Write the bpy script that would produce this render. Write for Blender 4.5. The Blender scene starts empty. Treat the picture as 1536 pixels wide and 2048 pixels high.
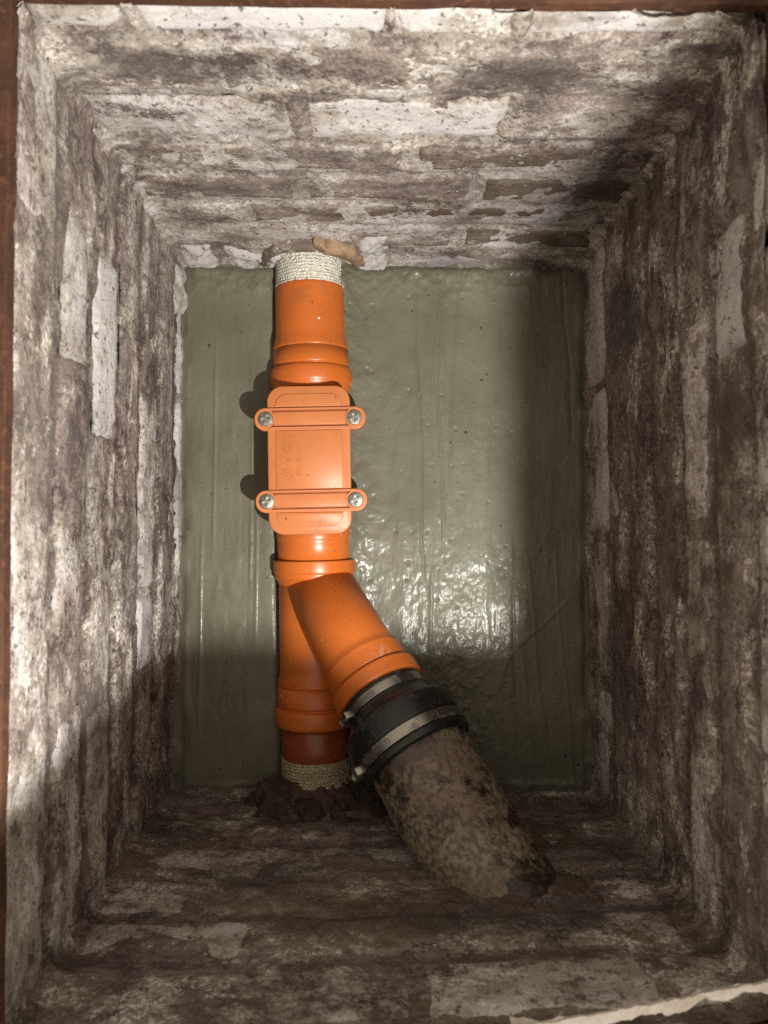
import bpy, math, random
import numpy as np
from mathutils import Vector, Matrix

C = bpy.context.scene.collection
SC = bpy.context.scene
R = math.radians

# ------------------------------------------------------------------ camera
CAM_H = 1.192
F = 1538.0                      # focal length in pixels of the 1536x2048 photograph
cam_d = bpy.data.cameras.new('camera')
cam_d.sensor_fit = 'VERTICAL'; cam_d.sensor_height = 32.0; cam_d.lens = 32.0 * F / 2048.0
cam_d.clip_start = 0.02; cam_d.clip_end = 100
cam = bpy.data.objects.new('camera', cam_d); C.objects.link(cam)
nad = Vector(((755 - 768) / F, -(1050 - 1024) / F, -1)).normalized()
cam.rotation_mode = 'QUATERNION'
cam.rotation_quaternion = nad.rotation_difference(Vector((0, 0, -1)))
cam.location = (0, 0, CAM_H)
cam_d.dof.use_dof = True; cam_d.dof.focus_distance = 1.13; cam_d.dof.aperture_fstop = 5.6
SC.camera = cam

# ------------------------------------------------------------------ world: dim, warm room light from above
W = bpy.data.worlds.new('World'); SC.world = W; W.use_nodes = True
wn = W.node_tree.nodes; wl = W.node_tree.links
for n in list(wn): wn.remove(n)
wo = wn.new('ShaderNodeOutputWorld'); bg = wn.new('ShaderNodeBackground')
sky = wn.new('ShaderNodeTexSky'); sky.sky_type = 'NISHITA'; sky.sun_disc = False
sky.sun_elevation = R(70); sky.sun_rotation = R(133)
mixw = wn.new('ShaderNodeMix'); mixw.data_type = 'RGBA'
mixw.inputs['Factor'].default_value = 0.93
wl.new(sky.outputs['Color'], mixw.inputs['A'])
mixw.inputs['B'].default_value = (2.5, 2.05, 1.48, 1)
wl.new(mixw.outputs['Result'], bg.inputs['Color'])
bg.inputs['Strength'].default_value = 0.325
wl.new(bg.outputs['Background'], wo.inputs['Surface'])

# ------------------------------------------------------------------ key light: the hand lamp held over the pit
LAMP = Vector((0.261, -0.290, 1.02))
ld = bpy.data.lights.new('lamp_light', 'SPOT'); ld.energy = 74.0; ld.color = (1.0, 0.96, 0.89)
ld.shadow_soft_size = 0.0070; ld.spot_size = R(165); ld.spot_blend = 0.5
lo = bpy.data.objects.new('lamp_light', ld); C.objects.link(lo)
lo.location = LAMP
lo.rotation_mode = 'QUATERNION'
lo.rotation_quaternion = (Vector((-0.10, 0.10, 0.1)) - LAMP).to_track_quat('-Z', 'Y')

SC.view_settings.view_transform = 'Standard'; SC.view_settings.look = 'None'
SC.view_settings.gamma = 1; SC.view_settings.use_curve_mapping = False
SC.view_settings.exposure = 0.0
SC.render.engine = 'CYCLES'
SC.cycles.use_denoising = False
SC.cycles.caustics_reflective = False; SC.cycles.caustics_refractive = False
SC.cycles.sample_clamp_indirect = 2.0; SC.cycles.blur_glossy = 1.0
SC.cycles.max_bounces = 8; SC.cycles.diffuse_bounces = 5

rng = random.Random(7)
nrs = np.random.RandomState(11)

# ------------------------------------------------------------------ numpy noise
def vnoise(x, y, seed=0):
    r = np.random.RandomState(seed); T = r.rand(256, 256)
    xi = np.floor(x).astype(int); yi = np.floor(y).astype(int)
    fx = x - xi; fy = y - yi
    fx = fx * fx * (3 - 2 * fx); fy = fy * fy * (3 - 2 * fy)
    g = lambda a, b: T[a % 256, b % 256]
    return ((g(xi, yi) * (1 - fx) + g(xi + 1, yi) * fx) * (1 - fy) + (g(xi, yi + 1) * (1 - fx) + g(xi + 1, yi + 1) * fx) * fy) * 2 - 1

def fbm(x, y, seed=0, octv=4, gain=0.5):
    x = np.asarray(x, float); y = np.asarray(y, float)
    s = 0; a = 1; t = 0
    for i in range(octv):
        s = s + a * vnoise(x * 2 ** i + 17.3 * i, y * 2 ** i + 5.7 * i, seed + i); t += a; a *= gain
    return s / t

def sstep(a, b, x):
    t = np.clip((x - a) / (b - a), 0, 1); return t * t * (3 - 2 * t)

# ------------------------------------------------------------------ object helpers
WLOC = {}
def empty(name, loc, label=None, cat=None, group=None, kind=None, parent=None):
    o = bpy.data.objects.new(name, None); C.objects.link(o)
    o.empty_display_size = 0.05
    loc = Vector(loc)
    if parent: o.parent = parent; o.location = loc - WLOC[parent.name]
    else: o.location = loc
    WLOC[o.name] = loc
    tag(o, label, cat, group, kind); return o

def tag(o, label=None, cat=None, group=None, kind=None):
    if label: o['label'] = label
    if cat: o['category'] = cat
    if group: o['group'] = group
    if kind: o['kind'] = kind

def obj(name, verts, faces, mat, parent=None, smooth=True, origin=None):
    """verts in world coordinates; origin becomes the centroid"""
    v = np.asarray(verts, float).reshape(-1, 3)
    c = v.mean(0) if origin is None else np.array(origin)
    me = bpy.data.meshes.new(name)
    me.from_pydata((v - c).tolist(), [], faces if isinstance(faces, list) else faces.tolist())
    if smooth: me.polygons.foreach_set('use_smooth', [True] * len(me.polygons))
    me.update()
    o = bpy.data.objects.new(name, me); C.objects.link(o)
    me.materials.append(mat)
    c = Vector(c)
    if parent: o.parent = parent; o.location = c - WLOC[parent.name]
    else: o.location = c
    WLOC[o.name] = c
    return o

class MB:
    def __init__(s): s.v = []; s.f = []
    def add(s, v, f):
        b = len(s.v); s.v += [tuple(p) for p in v]; s.f += [[i + b for i in q] for q in f]; return s

def sharp(o, deg=35):
    m = o.data
    try: m.set_sharp_from_angle(angle=R(deg))
    except Exception: pass
    return o

def frame_of(d):
    d = Vector(d).normalized()
    up = Vector((0, 0, 1)) if abs(d.z) < 0.95 else Vector((1, 0, 0))
    a = d.cross(up).normalized(); b = a.cross(d).normalized()
    return a, b, d           # a x-like, b up-like

def lathe(O, d, prof, seg=72, rfun=None, cap=True, arc=None):
    """prof: list of (distance along d, radius)"""
    O = Vector(O); a, b, d = frame_of(d)
    V = []; Fc = []
    n = len(prof)
    for i, (s, r) in enumerate(prof):
        for k in range(seg):
            t = 2 * math.pi * k / seg
            rr = r + (rfun(s, t) if rfun else 0)
            V.append(O + d * s + a * (rr * math.cos(t)) + b * (rr * math.sin(t)))
    for i in range(n - 1):
        for k in range(seg):
            k2 = (k + 1) % seg
            Fc.append([i * seg + k, i * seg + k2, (i + 1) * seg + k2, (i + 1) * seg + k])
    if cap:
        Fc.append(list(range(seg))[::-1]); Fc.append([(n - 1) * seg + k for k in range(seg)])
    return V, Fc

def rnd_prof(prof, step=0.003):
    """soften the corners of a profile a little by inserting points close to each corner"""
    out = [prof[0]]
    for i in range(1, len(prof) - 1):
        p0, p1, p2 = np.array(prof[i - 1]), np.array(prof[i]), np.array(prof[i + 1])
        l0 = np.linalg.norm(p1 - p0); l1 = np.linalg.norm(p2 - p1)
        k0 = min(step, l0 * 0.4); k1 = min(step, l1 * 0.4)
        q0 = p1 + (p0 - p1) / max(l0, 1e-9) * k0; q1 = p1 + (p2 - p1) / max(l1, 1e-9) * k1
        m = 0.25 * q0 + 0.5 * p1 + 0.25 * q1
        out += [tuple(q0), tuple(m), tuple(q1)]
    out.append(prof[-1]); return out

def box(c, sx, sy, sz, ax=None):
    ax = ax or (Vector((1, 0, 0)), Vector((0, 1, 0)), Vector((0, 0, 1)))
    c = Vector(c); V = []
    for k in (-1, 1):
        for j in (-1, 1):
            for i in (-1, 1):
                V.append(c + ax[0] * (i * sx / 2) + ax[1] * (j * sy / 2) + ax[2] * (k * sz / 2))
    return V, [[0, 2, 3, 1], [4, 5, 7, 6], [0, 1, 5, 4], [2, 6, 7, 3], [0, 4, 6, 2], [1, 3, 7, 5]]

def extr(poly, z0, z1, T, bev=0.0):
    """closed prism of polygon (list of (a,b)) between z0 and z1, top edge bevelled; T maps (a,b,z) to world"""
    n = len(poly); V = []; Fc = []
    rings = [(z0, 0.0), (z1 - bev, 0.0)]
    if bev: rings += [(z1 - bev * 0.3, bev * 0.3), (z1, bev)]
    P = np.array(poly); c = P.mean(0)
    nxt = np.roll(P, -1, 0); prv = np.roll(P, 1, 0)
    tg = nxt - prv; tg /= np.linalg.norm(tg, axis=1)[:, None] + 1e-9
    nm = np.stack([tg[:, 1], -tg[:, 0]], 1)
    if ((P - c) * nm).sum() < 0: nm = -nm
    for z, ins in rings:
        for p, q in zip(P, nm):
            V.append(T(p[0] - q[0] * ins, p[1] - q[1] * ins, z))
    m = len(rings)
    for i in range(m - 1):
        for k in range(n):
            k2 = (k + 1) % n
            Fc.append([i * n + k, i * n + k2, (i + 1) * n + k2, (i + 1) * n + k])
    Fc.append([(m - 1) * n + k for k in range(n)]); Fc.append(list(range(n))[::-1])
    return V, Fc

def rrect(w, h, r, n=8):
    out = []
    for cx, cy, a0 in ((w/2 - r, h/2 - r, 0), (-w/2 + r, h/2 - r, 90), (-w/2 + r, -h/2 + r, 180), (w/2 - r, -h/2 + r, 270)):
        for k in range(n + 1):
            t = R(a0 + 90 * k / n); out.append((cx + r * math.cos(t), cy + r * math.sin(t)))
    return out

# ------------------------------------------------------------------ material helper
class Mat:
    def __init__(s, name):
        s.m = bpy.data.materials.new(name); s.m.use_nodes = True
        s.t = s.m.node_tree; s.n = s.t.nodes; s.l = s.t.links
        s.p = s.n['Principled BSDF']
        s.pos = s.n.new('ShaderNodeNewGeometry').outputs['Position']
    def set(s, **k):
        for a, v in k.items(): s.inp(s.p.inputs[a.replace('_', ' ')], v)
        return s
    def inp(s, sock, v):
        if hasattr(v, 'links') or isinstance(v, bpy.types.NodeSocket): s.l.new(v, sock)
        elif isinstance(v, (tuple, list)): sock.default_value = (*v, 1) if len(v) == 3 and sock.type == 'RGBA' else v
        else: sock.default_value = v
    def map(s, scale=(1, 1, 1), rot=(0, 0, 0), loc=(0, 0, 0), vec=None):
        n = s.n.new('ShaderNodeMapping'); s.l.new(vec or s.pos, n.inputs['Vector'])
        n.inputs['Scale'].default_value = scale; n.inputs['Rotation'].default_value = rot; n.inputs['Location'].default_value = loc
        return n.outputs['Vector']
    def noise(s, scale, detail=4, rough=0.55, dist=0.0, vec=None):
        n = s.n.new('ShaderNodeTexNoise'); s.l.new(vec or s.pos, n.inputs['Vector'])
        n.inputs['Scale'].default_value = scale; n.inputs['Detail'].default_value = detail
        n.inputs['Roughness'].default_value = rough; n.inputs['Distortion'].default_value = dist
        return n.outputs['Fac']
    def voro(s, scale, vec=None, feat='F1'):
        n = s.n.new('ShaderNodeTexVoronoi'); s.l.new(vec or s.pos, n.inputs['Vector'])
        n.inputs['Scale'].default_value = scale; n.feature = feat
        return n.outputs['Distance']
    def math(s, op, a, b=0.0, c=None, clamp=False):
        n = s.n.new('ShaderNodeMath'); n.operation = op; n.use_clamp = clamp
        s.inp(n.inputs[0], a); s.inp(n.inputs[1], b)
        if c is not None: s.inp(n.inputs[2], c)
        return n.outputs[0]
    def step(s, v, a, b, lo=0.0, hi=1.0):
        n = s.n.new('ShaderNodeMapRange'); n.interpolation_type = 'SMOOTHSTEP'
        s.inp(n.inputs['Value'], v); s.inp(n.inputs['From Min'], a); s.inp(n.inputs['From Max'], b)
        s.inp(n.inputs['To Min'], lo); s.inp(n.inputs['To Max'], hi)
        return n.outputs['Result']
    def mix(s, f, a, b, blend='MIX'):
        n = s.n.new('ShaderNodeMix'); n.data_type = 'RGBA'; n.blend_type = blend
        s.inp(n.inputs['Factor'], f); s.inp(n.inputs['A'], a); s.inp(n.inputs['B'], b)
        return n.outputs['Result']
    def bump(s, h, strength=0.5, dist=0.002, normal=None):
        n = s.n.new('ShaderNodeBump'); s.l.new(h, n.inputs['Height'])
        n.inputs['Strength'].default_value = strength; n.inputs['Distance'].default_value = dist
        if normal: s.l.new(normal, n.inputs['Normal'])
        return n.outputs['Normal']
    def xyz(s, v=None):
        n = s.n.new('ShaderNodeSeparateXYZ'); s.l.new(v or s.pos, n.inputs[0]); return n.outputs
    def objcol(s):
        n = s.n.new('ShaderNodeObjectInfo'); q = s.n.new('ShaderNodeSeparateColor')
        s.l.new(n.outputs['Color'], q.inputs[0]); return q.outputs, n.outputs['Random']

# ------------------------------------------------------------------ materials
def brick_mat(name, mortar=False):
    m = Mat(name)
    oc, rnd = m.objcol()
    pale, grime, warm = oc[0], oc[1], oc[2]
    A = m.map(scale=(.55, .55, 1))
    nL = m.noise(6.0, 3, 0.5, 0, A)
    nM = m.noise(24, 8, 0.66, 0.4, A)
    nM2 = m.noise(30, 8, 0.68, 0.5, m.map(scale=(.55, .55, 1), loc=(3.1, 1.7, 5.2)))
    nF = m.noise(95, 6, 0.65, 0.3, m.map(scale=(.8, .8, 1), loc=(1.1, 7.7, 0.2)))
    nX = m.noise(260, 4, 0.6)
    nS = m.noise(30, 6, 0.6, 0.6, m.map(loc=(9, 2, 4)))
    # fired clay: dark purple brown to grey brown
    fine = m.math('ADD', m.math('MULTIPLY', nF, 0.55), m.math('MULTIPLY', nX, 0.45))
    dark = m.mix(m.step(nM2, 0.38, 0.62), (0.050, 0.037, 0.035), (0.180, 0.138, 0.122))
    dark = m.mix(m.math('MULTIPLY', m.step(m.math('ADD', fine, m.math('MULTIPLY', m.math('SUBTRACT', warm, 0.5), 0.12)), 0.47, 0.60), 0.8), dark, (0.265, 0.215, 0.190))
    # lime and mortar smeared thinly over brick and joint alike
    sm = m.math('ADD', m.math('ADD', m.math('MULTIPLY', nM, 0.48), m.math('MULTIPLY', fine, 0.44)), m.math('MULTIPLY', nL, 0.28))
    sm = m.math('SUBTRACT', sm, 0.10)
    sm = m.math('ADD', sm, m.math('MULTIPLY', m.math('SUBTRACT', pale, 0.42), 0.26))
    smear = m.step(sm, 0.475, 0.550)
    lime = m.mix(m.step(nS, 0.38, 0.62), (0.285, 0.25, 0.203), (0.45, 0.416, 0.365))
    lime = m.mix(m.math('MULTIPLY', m.step(nX, 0.42, 0.66), 0.55), lime, (0.19, 0.148, 0.115))
    col = m.mix(m.math('MULTIPLY', smear, 0.82), dark, lime)
    # white efflorescence, patchy
    ef = m.math('ADD', m.math('ADD', m.math('MULTIPLY', nM2, 0.50), m.math('MULTIPLY', fine, 0.48)), m.math('MULTIPLY', nL, 0.40))
    ef = m.math('SUBTRACT', ef, 0.19)
    ef = m.math('ADD', ef, m.math('MULTIPLY', m.math('SUBTRACT', pale, 0.5), 0.40))
    white = m.mix(nL, (0.44, 0.425, 0.42), (0.58, 0.565, 0.59))
    col = m.mix(m.math('MULTIPLY', m.step(ef, 0.525, 0.645), 0.85), col, white)
    # white speckles of lime, dark pits
    spk = m.step(m.math('MULTIPLY', m.noise(190, 3, 0.6, 0.0, m.map(loc=(4, 4, 1))), m.step(nM, 0.38, 0.60)), 0.46, 0.56)
    col = m.mix(m.math('MULTIPLY', spk, 0.85), col, (0.60, 0.57, 0.53))
    pit = m.step(m.noise(140, 3, 0.6, 0.2, m.map(loc=(8, 1, 3))), 0.61, 0.67)
    col = m.mix(m.math('MULTIPLY', pit, 0.8), col, (0.035, 0.025, 0.020))
    # wet brown soil stain in broad patches
    g = m.math('ADD', m.math('ADD', m.math('MULTIPLY', nL, 0.5), m.math('MULTIPLY', nS, 0.5)), m.math('MULTIPLY', m.math('SUBTRACT', grime, 0.5), 0.6))
    gm = m.step(m.math('ADD', g, m.math('MULTIPLY', m.math('SUBTRACT', nF, 0.5), 0.45)), 0.49, 0.63)
    col = m.mix(m.math('MULTIPLY', gm, 0.85), col, m.mix(nM, (0.034, 0.022, 0.012), (0.135, 0.092, 0.050)))
    sa = m.n.new('ShaderNodeAttribute'); sa.attribute_name = 'soil'
    col = m.mix(m.math('MINIMUM', m.math('MULTIPLY', sa.outputs['Fac'], m.step(fine, .40, .60, 1.15, .62)), 0.92), col, (0.040, 0.030, 0.028))
    film = m.step(m.noise(9, 6, 0.6, 0.6, m.map(scale=(.5, .5, 1), loc=(6, 2, 9))), 0.36, 0.66)
    col = m.mix(m.math('MULTIPLY', film, m.step(grime, 0.2, 0.8, 0.24, 0.04)), col, (0.40, 0.365, 0.325))
    dirt = m.step(m.noise(7, 7, 0.62, 0.8, m.map(scale=(.45, .45, 1), loc=(1, 8, 3))), 0.50, 0.68)
    col = m.mix(m.math('MULTIPLY', dirt, 0.62), col, (0.052, 0.036, 0.029))
    m.set(Base_Color=col, Roughness=m.step(gm, 0, 1, 0.88, 0.6), Specular_IOR_Level=0.3)
    b1 = m.bump(m.noise(36, 8, 0.7, 0.3), 0.55, 0.006)
    b2 = m.bump(m.math('ADD', nF, m.math('MULTIPLY', smear, 0.25)), 0.6, 0.0035, b1)
    b3 = m.bump(m.math('ADD', m.noise(330, 5, 0.7), m.math('MULTIPLY', pit, -1.2)), 0.5, 0.0014, b2)
    m.set(Normal=b3)
    return m.m

M_brick = brick_mat('old_brick')
M_joint = brick_mat('lime_mortar', True)

def wet_mortar():
    m = Mat('wet_mortar')
    st = m.noise(16, 6, 0.6, 0.8, m.map(scale=(1, 0.12, 1)))
    n1 = m.noise(9, 5, 0.55)
    nf = m.noise(120, 5, 0.6)
    col = m.mix(m.step(n1, 0.3, 0.7), (0.102, 0.096, 0.065), (0.138, 0.131, 0.091))
    col = m.mix(m.math('MULTIPLY', m.step(st, 0.35, 0.7), 0.35), col, (0.145, 0.138, 0.100))
    pit = m.step(m.noise(95, 3, 0.55, 0.2, m.map(scale=(1.4, 1, 1))), 0.685, 0.72)
    col = m.mix(m.math('MULTIPLY', pit, 0.6), col, (0.05, 0.045, 0.03))
    wet = m.noise(6, 5, 0.6, 0.5, m.map(loc=(4, 4, 4)))
    m.set(Base_Color=col, Roughness=m.step(wet, 0.35, 0.65, 0.50, 0.62), Specular_IOR_Level=0.30)
    m.set(Coat_Weight=m.step(wet, 0.38, 0.62, 0.22, 0.08), Coat_Roughness=0.19)
    h1 = m.bump(m.noise(46, 5, 0.6, 1.0, m.map(scale=(1, 0.35, 1))), 0.3, 0.003)
    h2 = m.bump(m.math('SUBTRACT', m.noise(170, 4, 0.65), m.math('MULTIPLY', pit, 0.9)), 0.4, 0.0016, h1)
    m.set(Normal=h2)
    m.set(**{'Coat_Normal': h1})
    return m.m
M_floor = wet_mortar()

def plastic(name, c, dirt=0.25, rough=0.32, marks=False):
    m = Mat(name)
    n = m.noise(11, 4, 0.55); nf = m.noise(210, 4, 0.6); nd = m.noise(38, 7, 0.7, 0.5)
    col = m.mix(m.step(n, 0.3, 0.7), c, tuple(x * 0.90 for x in c))
    dust = m.step(m.math('ADD', m.math('MULTIPLY', nd, 0.6), m.math('MULTIPLY', nf, 0.4)), 0.52, 0.68)
    col = m.mix(m.math('MULTIPLY', dust, dirt), col, (0.40, 0.21, 0.115))
    mud = m.step(m.math('ADD', m.math('MULTIPLY', m.noise(16, 6, .65, .6, m.map(loc=(5, 1, 8))), .6), m.math('MULTIPLY', nf, .4)), .545, .64)
    col = m.mix(m.math('MULTIPLY', mud, 0.30), col, (0.16, 0.085, 0.045))
    spk = m.step(m.noise(170, 2, 0.5, 0, m.map(loc=(2, 2, 2))), 0.722, 0.745)
    col = m.mix(m.math('MULTIPLY', spk, 0.85), col, (0.06, 0.035, 0.02))
    wsp = m.step(m.noise(95, 2, 0.5, 0, m.map(loc=(7, 5, 1))), 0.765, 0.775)
    col = m.mix(wsp, col, (0.62, 0.52, 0.42))
    if marks:
        def near(c_, r0, r1):
            n_ = m.n.new('ShaderNodeVectorMath'); n_.operation = 'DISTANCE'; m.l.new(m.pos, n_.inputs[0]); n_.inputs[1].default_value = c_
            return m.step(n_.outputs['Value'], r0, r1, 1.0, 0.0)
        scr = m.math('MULTIPLY', near((.002, -.188, .125), .010, .028), m.step(m.noise(60, 5, .7, 1.5, m.map(scale=(1, .35, .6), rot=(0, 0, .5))), .44, .56))
        col = m.mix(m.math('MULTIPLY', scr, 0.6), col, (0.60, 0.40, 0.27))
        col = m.mix(near((-.0866, .308, .0535), .0020, .0030), col, (0.75, 0.70, 0.62))
    m.set(Base_Color=col, Roughness=m.step(dust, 0, 1, rough, rough + 0.22), Specular_IOR_Level=0.45)
    m.set(Normal=m.bump(m.math('ADD', m.noise(60, 3, 0.5), m.math('MULTIPLY', nf, 0.15)), 0.08, 0.002))
    return m.m
M_orange = plastic('orange_plastic', (0.54, 0.132, 0.020), marks=True)
M_cover = plastic('pale_orange_plastic', (0.52, 0.172, 0.055), 0.18, 0.42)
M_brownpipe = plastic('stained_orange_plastic', (0.24, 0.050, 0.017), 0.35, 0.30)
M_groove = plastic('grimy_orange_plastic', (0.25, 0.055, 0.014), 0.3, 0.5)

def sand_mat(name, c1, c2):
    m = Mat(name)
    v = m.voro(330); n = m.noise(240, 4, 0.6); nb = m.noise(40, 5, 0.6)
    col = m.mix(m.step(n, 0.35, 0.65), c1, c2)
    hole = m.step(m.noise(130, 3, 0.6, 0.3), 0.70, 0.74)
    col = m.mix(m.math('MULTIPLY', hole, 0.85), col, (0.06, 0.05, 0.035))
    col = m.mix(m.math('MULTIPLY', m.step(nb, 0.5, 0.7), 0.4), col, tuple(x * 0.55 for x in c1))
    m.set(Base_Color=col, Roughness=0.9, Specular_IOR_Level=0.2)
    m.set(Normal=m.bump(m.math('SUBTRACT', m.math('SUBTRACT', n, v), m.math('MULTIPLY', hole, 0.6)), 0.9, 0.0030))
    return m.m
M_sand = sand_mat('sand_coating', (0.60, 0.57, 0.48), (0.82, 0.80, 0.72))
M_sand2 = sand_mat('dirty_sand_coating', (0.33, 0.28, 0.18), (0.52, 0.47, 0.33))

def rust(name, c1, c2, c3):
    m = Mat(name)
    n1 = m.noise(22, 7, 0.65, 0.4); n2 = m.noise(110, 6, 0.65); n3 = m.noise(7, 3)
    col = m.mix(m.step(n1, 0.38, 0.62), c1, c2)
    col = m.mix(m.math('MULTIPLY', m.step(n2, 0.52, 0.68), 0.7), col, c3)
    col = m.mix(m.math('MULTIPLY', m.step(n3, 0.5, 0.65), 0.6), col, c1)
    m.set(Base_Color=col, Roughness=0.8, Specular_IOR_Level=0.3)
    m.set(Normal=m.bump(n2, 0.6, 0.003, m.bump(n1, 0.5, 0.006)))
    return m.m
M_rust = rust('rusty_steel', (0.040, 0.017, 0.009), (0.070, 0.028, 0.013), (0.115, 0.052, 0.026))

def iron_mat():
    m = Mat('scaled_iron')
    n1 = m.noise(24, 7, 0.68, 0.4); n2 = m.noise(70, 5, 0.6, 0.5); n3 = m.noise(150, 3, 0.5); nl = m.noise(10, 4, 0.55, 0.3, m.map(loc=(2.2, 0.3, 1.4)))
    base = m.mix(m.step(n2, 0.4, 0.66), (0.022, 0.015, 0.011), (0.075, 0.050, 0.035))
    x, y, z = m.xyz()
    # lime scale: a broad crust in the middle of the pipe's length
    along = m.math('ADD', m.math('MULTIPLY', m.math('SUBTRACT', x, 0.105), 0.5), m.math('MULTIPLY', m.math('ADD', y, 0.345), -0.707))
    band = m.step(m.math('ABSOLUTE', along), 0.04, 0.12, 0.10, -0.16)
    k = m.math('ADD', m.math('ADD', m.math('MULTIPLY', n1, 0.62), m.math('MULTIPLY', n2, 0.38)), band)
    crust = m.step(k, 0.50, 0.60)
    cc = m.mix(m.step(n3, 0.35, 0.66), (0.095, 0.075, 0.052), (0.26, 0.222, 0.165))
    cc = m.mix(m.math('MULTIPLY', m.step(nl, 0.45, 0.62), 0.55), cc, (0.13, 0.08, 0.045))
    col = m.mix(m.math('MULTIPLY', crust, 0.9), base, cc)
    lilac = m.step(m.math('ADD', nl, m.math('MULTIPLY', along, -1.2)), 0.58, 0.68)
    col = m.mix(m.math('MULTIPLY', lilac, 0.4), col, (0.17, 0.125, 0.11))
    m.set(Base_Color=col, Roughness=m.step(crust, 0, 1, 0.30, 0.52), Specular_IOR_Level=0.5)
    m.set(Normal=m.bump(m.math('ADD', n3, m.math('MULTIPLY', crust, 0.7)), 0.45, 0.0016, m.bump(n1, 0.5, 0.006)))
    return m.m
M_iron = iron_mat()

def rubber_mat():
    m = Mat('black_rubber')
    n = m.noise(60, 6, 0.65); nf = m.noise(260, 4, 0.6)
    d = m.step(m.math('ADD', m.math('MULTIPLY', n, 0.6), m.math('MULTIPLY', nf, 0.4)), 0.5, 0.68)
    m.set(Base_Color=m.mix(m.math('MULTIPLY', d, 0.55), (0.012, 0.011, 0.011), (0.085, 0.075, 0.062)), Roughness=m.step(d, 0, 1, 0.33, 0.65), Specular_IOR_Level=0.5)
    m.set(Normal=m.bump(nf, 0.25, 0.0012, m.bump(n, 0.2, 0.002)))
    return m.m
M_rubber = rubber_mat()

def metal(name, c, rough):
    m = Mat(name)
    n = m.noise(70, 5, 0.6); s = m.noise(300, 3, 0.5)
    d = m.step(n, 0.48, 0.66)
    m.set(Base_Color=m.mix(m.math('MULTIPLY', d, 0.6), c, tuple(x * 0.45 for x in c)), Metallic=m.step(d, 0, 1, 1.0, 0.55), Roughness=m.step(d, 0, 1, rough, rough + 0.2))
    m.set(Normal=m.bump(s, 0.15, 0.001))
    return m.m
M_steel = metal('clamp_steel', (0.34, 0.325, 0.295), 0.28)
M_bolt = metal('dull_zinc', (0.26, 0.25, 0.22), 0.45)
M_clay = rust('tan_fired_clay', (0.15, 0.095, 0.06), (0.33, 0.225, 0.135), (0.45, 0.35, 0.24))
M_clay2 = rust('dark_wet_clay', (0.030, 0.019, 0.013), (0.075, 0.045, 0.030), (0.12, 0.085, 0.06))
def plain_rough(name, c1, c2, sc=60, bd=0.004):
    m = Mat(name)
    n = m.noise(sc, 7, 0.65, 0.3); n2 = m.noise(sc * 4, 4, 0.6)
    m.set(Base_Color=m.mix(m.step(n, 0.35, 0.65), c1, c2), Roughness=0.9, Specular_IOR_Level=0.25)
    m.set(Normal=m.bump(n2, 0.5, bd * 0.4, m.bump(n, 0.7, bd)))
    return m.m
M_pale = plain_rough('pale_new_mortar', (0.42, 0.385, 0.30), (0.66, 0.62, 0.53), 55)
M_chip = plain_rough('chipped_lime_lit_tone', (0.66, 0.60, 0.53), (0.86, 0.84, 0.81), 40)  # pale lime, whitened further to stand in for strong light on the rim
M_conc = plain_rough('old_concrete', (0.16, 0.145, 0.125), (0.27, 0.25, 0.215), 20)
M_black = plain_rough('black_coating', (0.02, 0.02, 0.02), (0.035, 0.035, 0.035), 30)
M_mark = plain_rough('moulded_orange', (0.36, 0.115, 0.035), (0.42, 0.135, 0.04), 80, 0.0005)

# ------------------------------------------------------------------ the pit: corner columns (floor -> rim)
RIM = 0.545
CORN = {'TL': ((-.304, .413), (-.309, .4425)), 'TR': ((.323, .412), (.331, .4375)),
        'BR': ((.341, -.419), (.338, -.414)), 'BL': ((-.318, -.413), (-.314, -.436))}
def corner(k, z):
    a, b = CORN[k]; t = np.asarray(z) / RIM
    return np.stack([a[0] + (b[0] - a[0]) * t, a[1] + (b[1] - a[1]) * t], -1)

class Wall:
    def __init__(s, k0, k1, nrm, seed):
        s.k0, s.k1, s.n, s.seed = k0, k1, np.array(nrm, float), seed
        s.L = float(np.linalg.norm(corner(k1, .25) - corner(k0, .25)))
    def pt(s, u, z, n):
        u = np.asarray(u, float); z = np.asarray(z, float); n = np.asarray(n, float)
        A = corner(s.k0, z); B = corner(s.k1, z)
        n = n + 0.0032 * fbm(u * 5 + 3, z * 6, s.seed, 3)
        p = A + (B - A) * (u / s.L)[..., None] + s.n * n[..., None]
        return np.concatenate([p, z[..., None]], -1)

def grid_faces(nu, nv):
    i, j = np.meshgrid(np.arange(nu - 1), np.arange(nv - 1), indexing='ij')
    a = (i * nv + j).ravel()
    return np.stack([a, a + nv, a + nv + 1, a + 1], -1)

STAINS = {100: [(.11, .465, .10, .026, 1.0), (.20, .455, .06, .022, .6), (.44, .452, .085, .030, 1.0), (.52, .27, .10, .05, .5), (.24, .31, .12, .016, .5), (.15, .225, .12, .014, .4)],
          200: [(.38, .38, .14, .05, .45), (.47, .22, .08, .07, .6), (.05, .18, .06, .06, .4)],
          300: [(.14, .17, .08, .07, .9), (.36, .24, .16, .06, .55), (.05, .40, .07, .05, .6), (.62, .12, .12, .06, .5)],
          400: [(.18, .25, .09, .03, .8), (.46, .36, .12, .05, .9), (.60, .20, .05, .06, .7), (.30, .36, .12, .03, .5)]}
def stain(w, U, Z):
    t = 0
    for (u, z, ru, rz, a) in STAINS[w.seed]:
        d = np.sqrt(((U - u) / ru) ** 2 + ((Z - z) / rz) ** 2)
        t = np.maximum(t, a * sstep(1.25, .55, d + .75 * fbm(U * 24, Z * 34, w.seed + 90, 5, .68)))
    return t

def soil_attr(o, val):
    at_ = o.data.attributes.new('soil', 'FLOAT', 'POINT')
    at_.data.foreach_set('value', np.clip(val, 0, 1).ravel().astype(np.float32))

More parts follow.
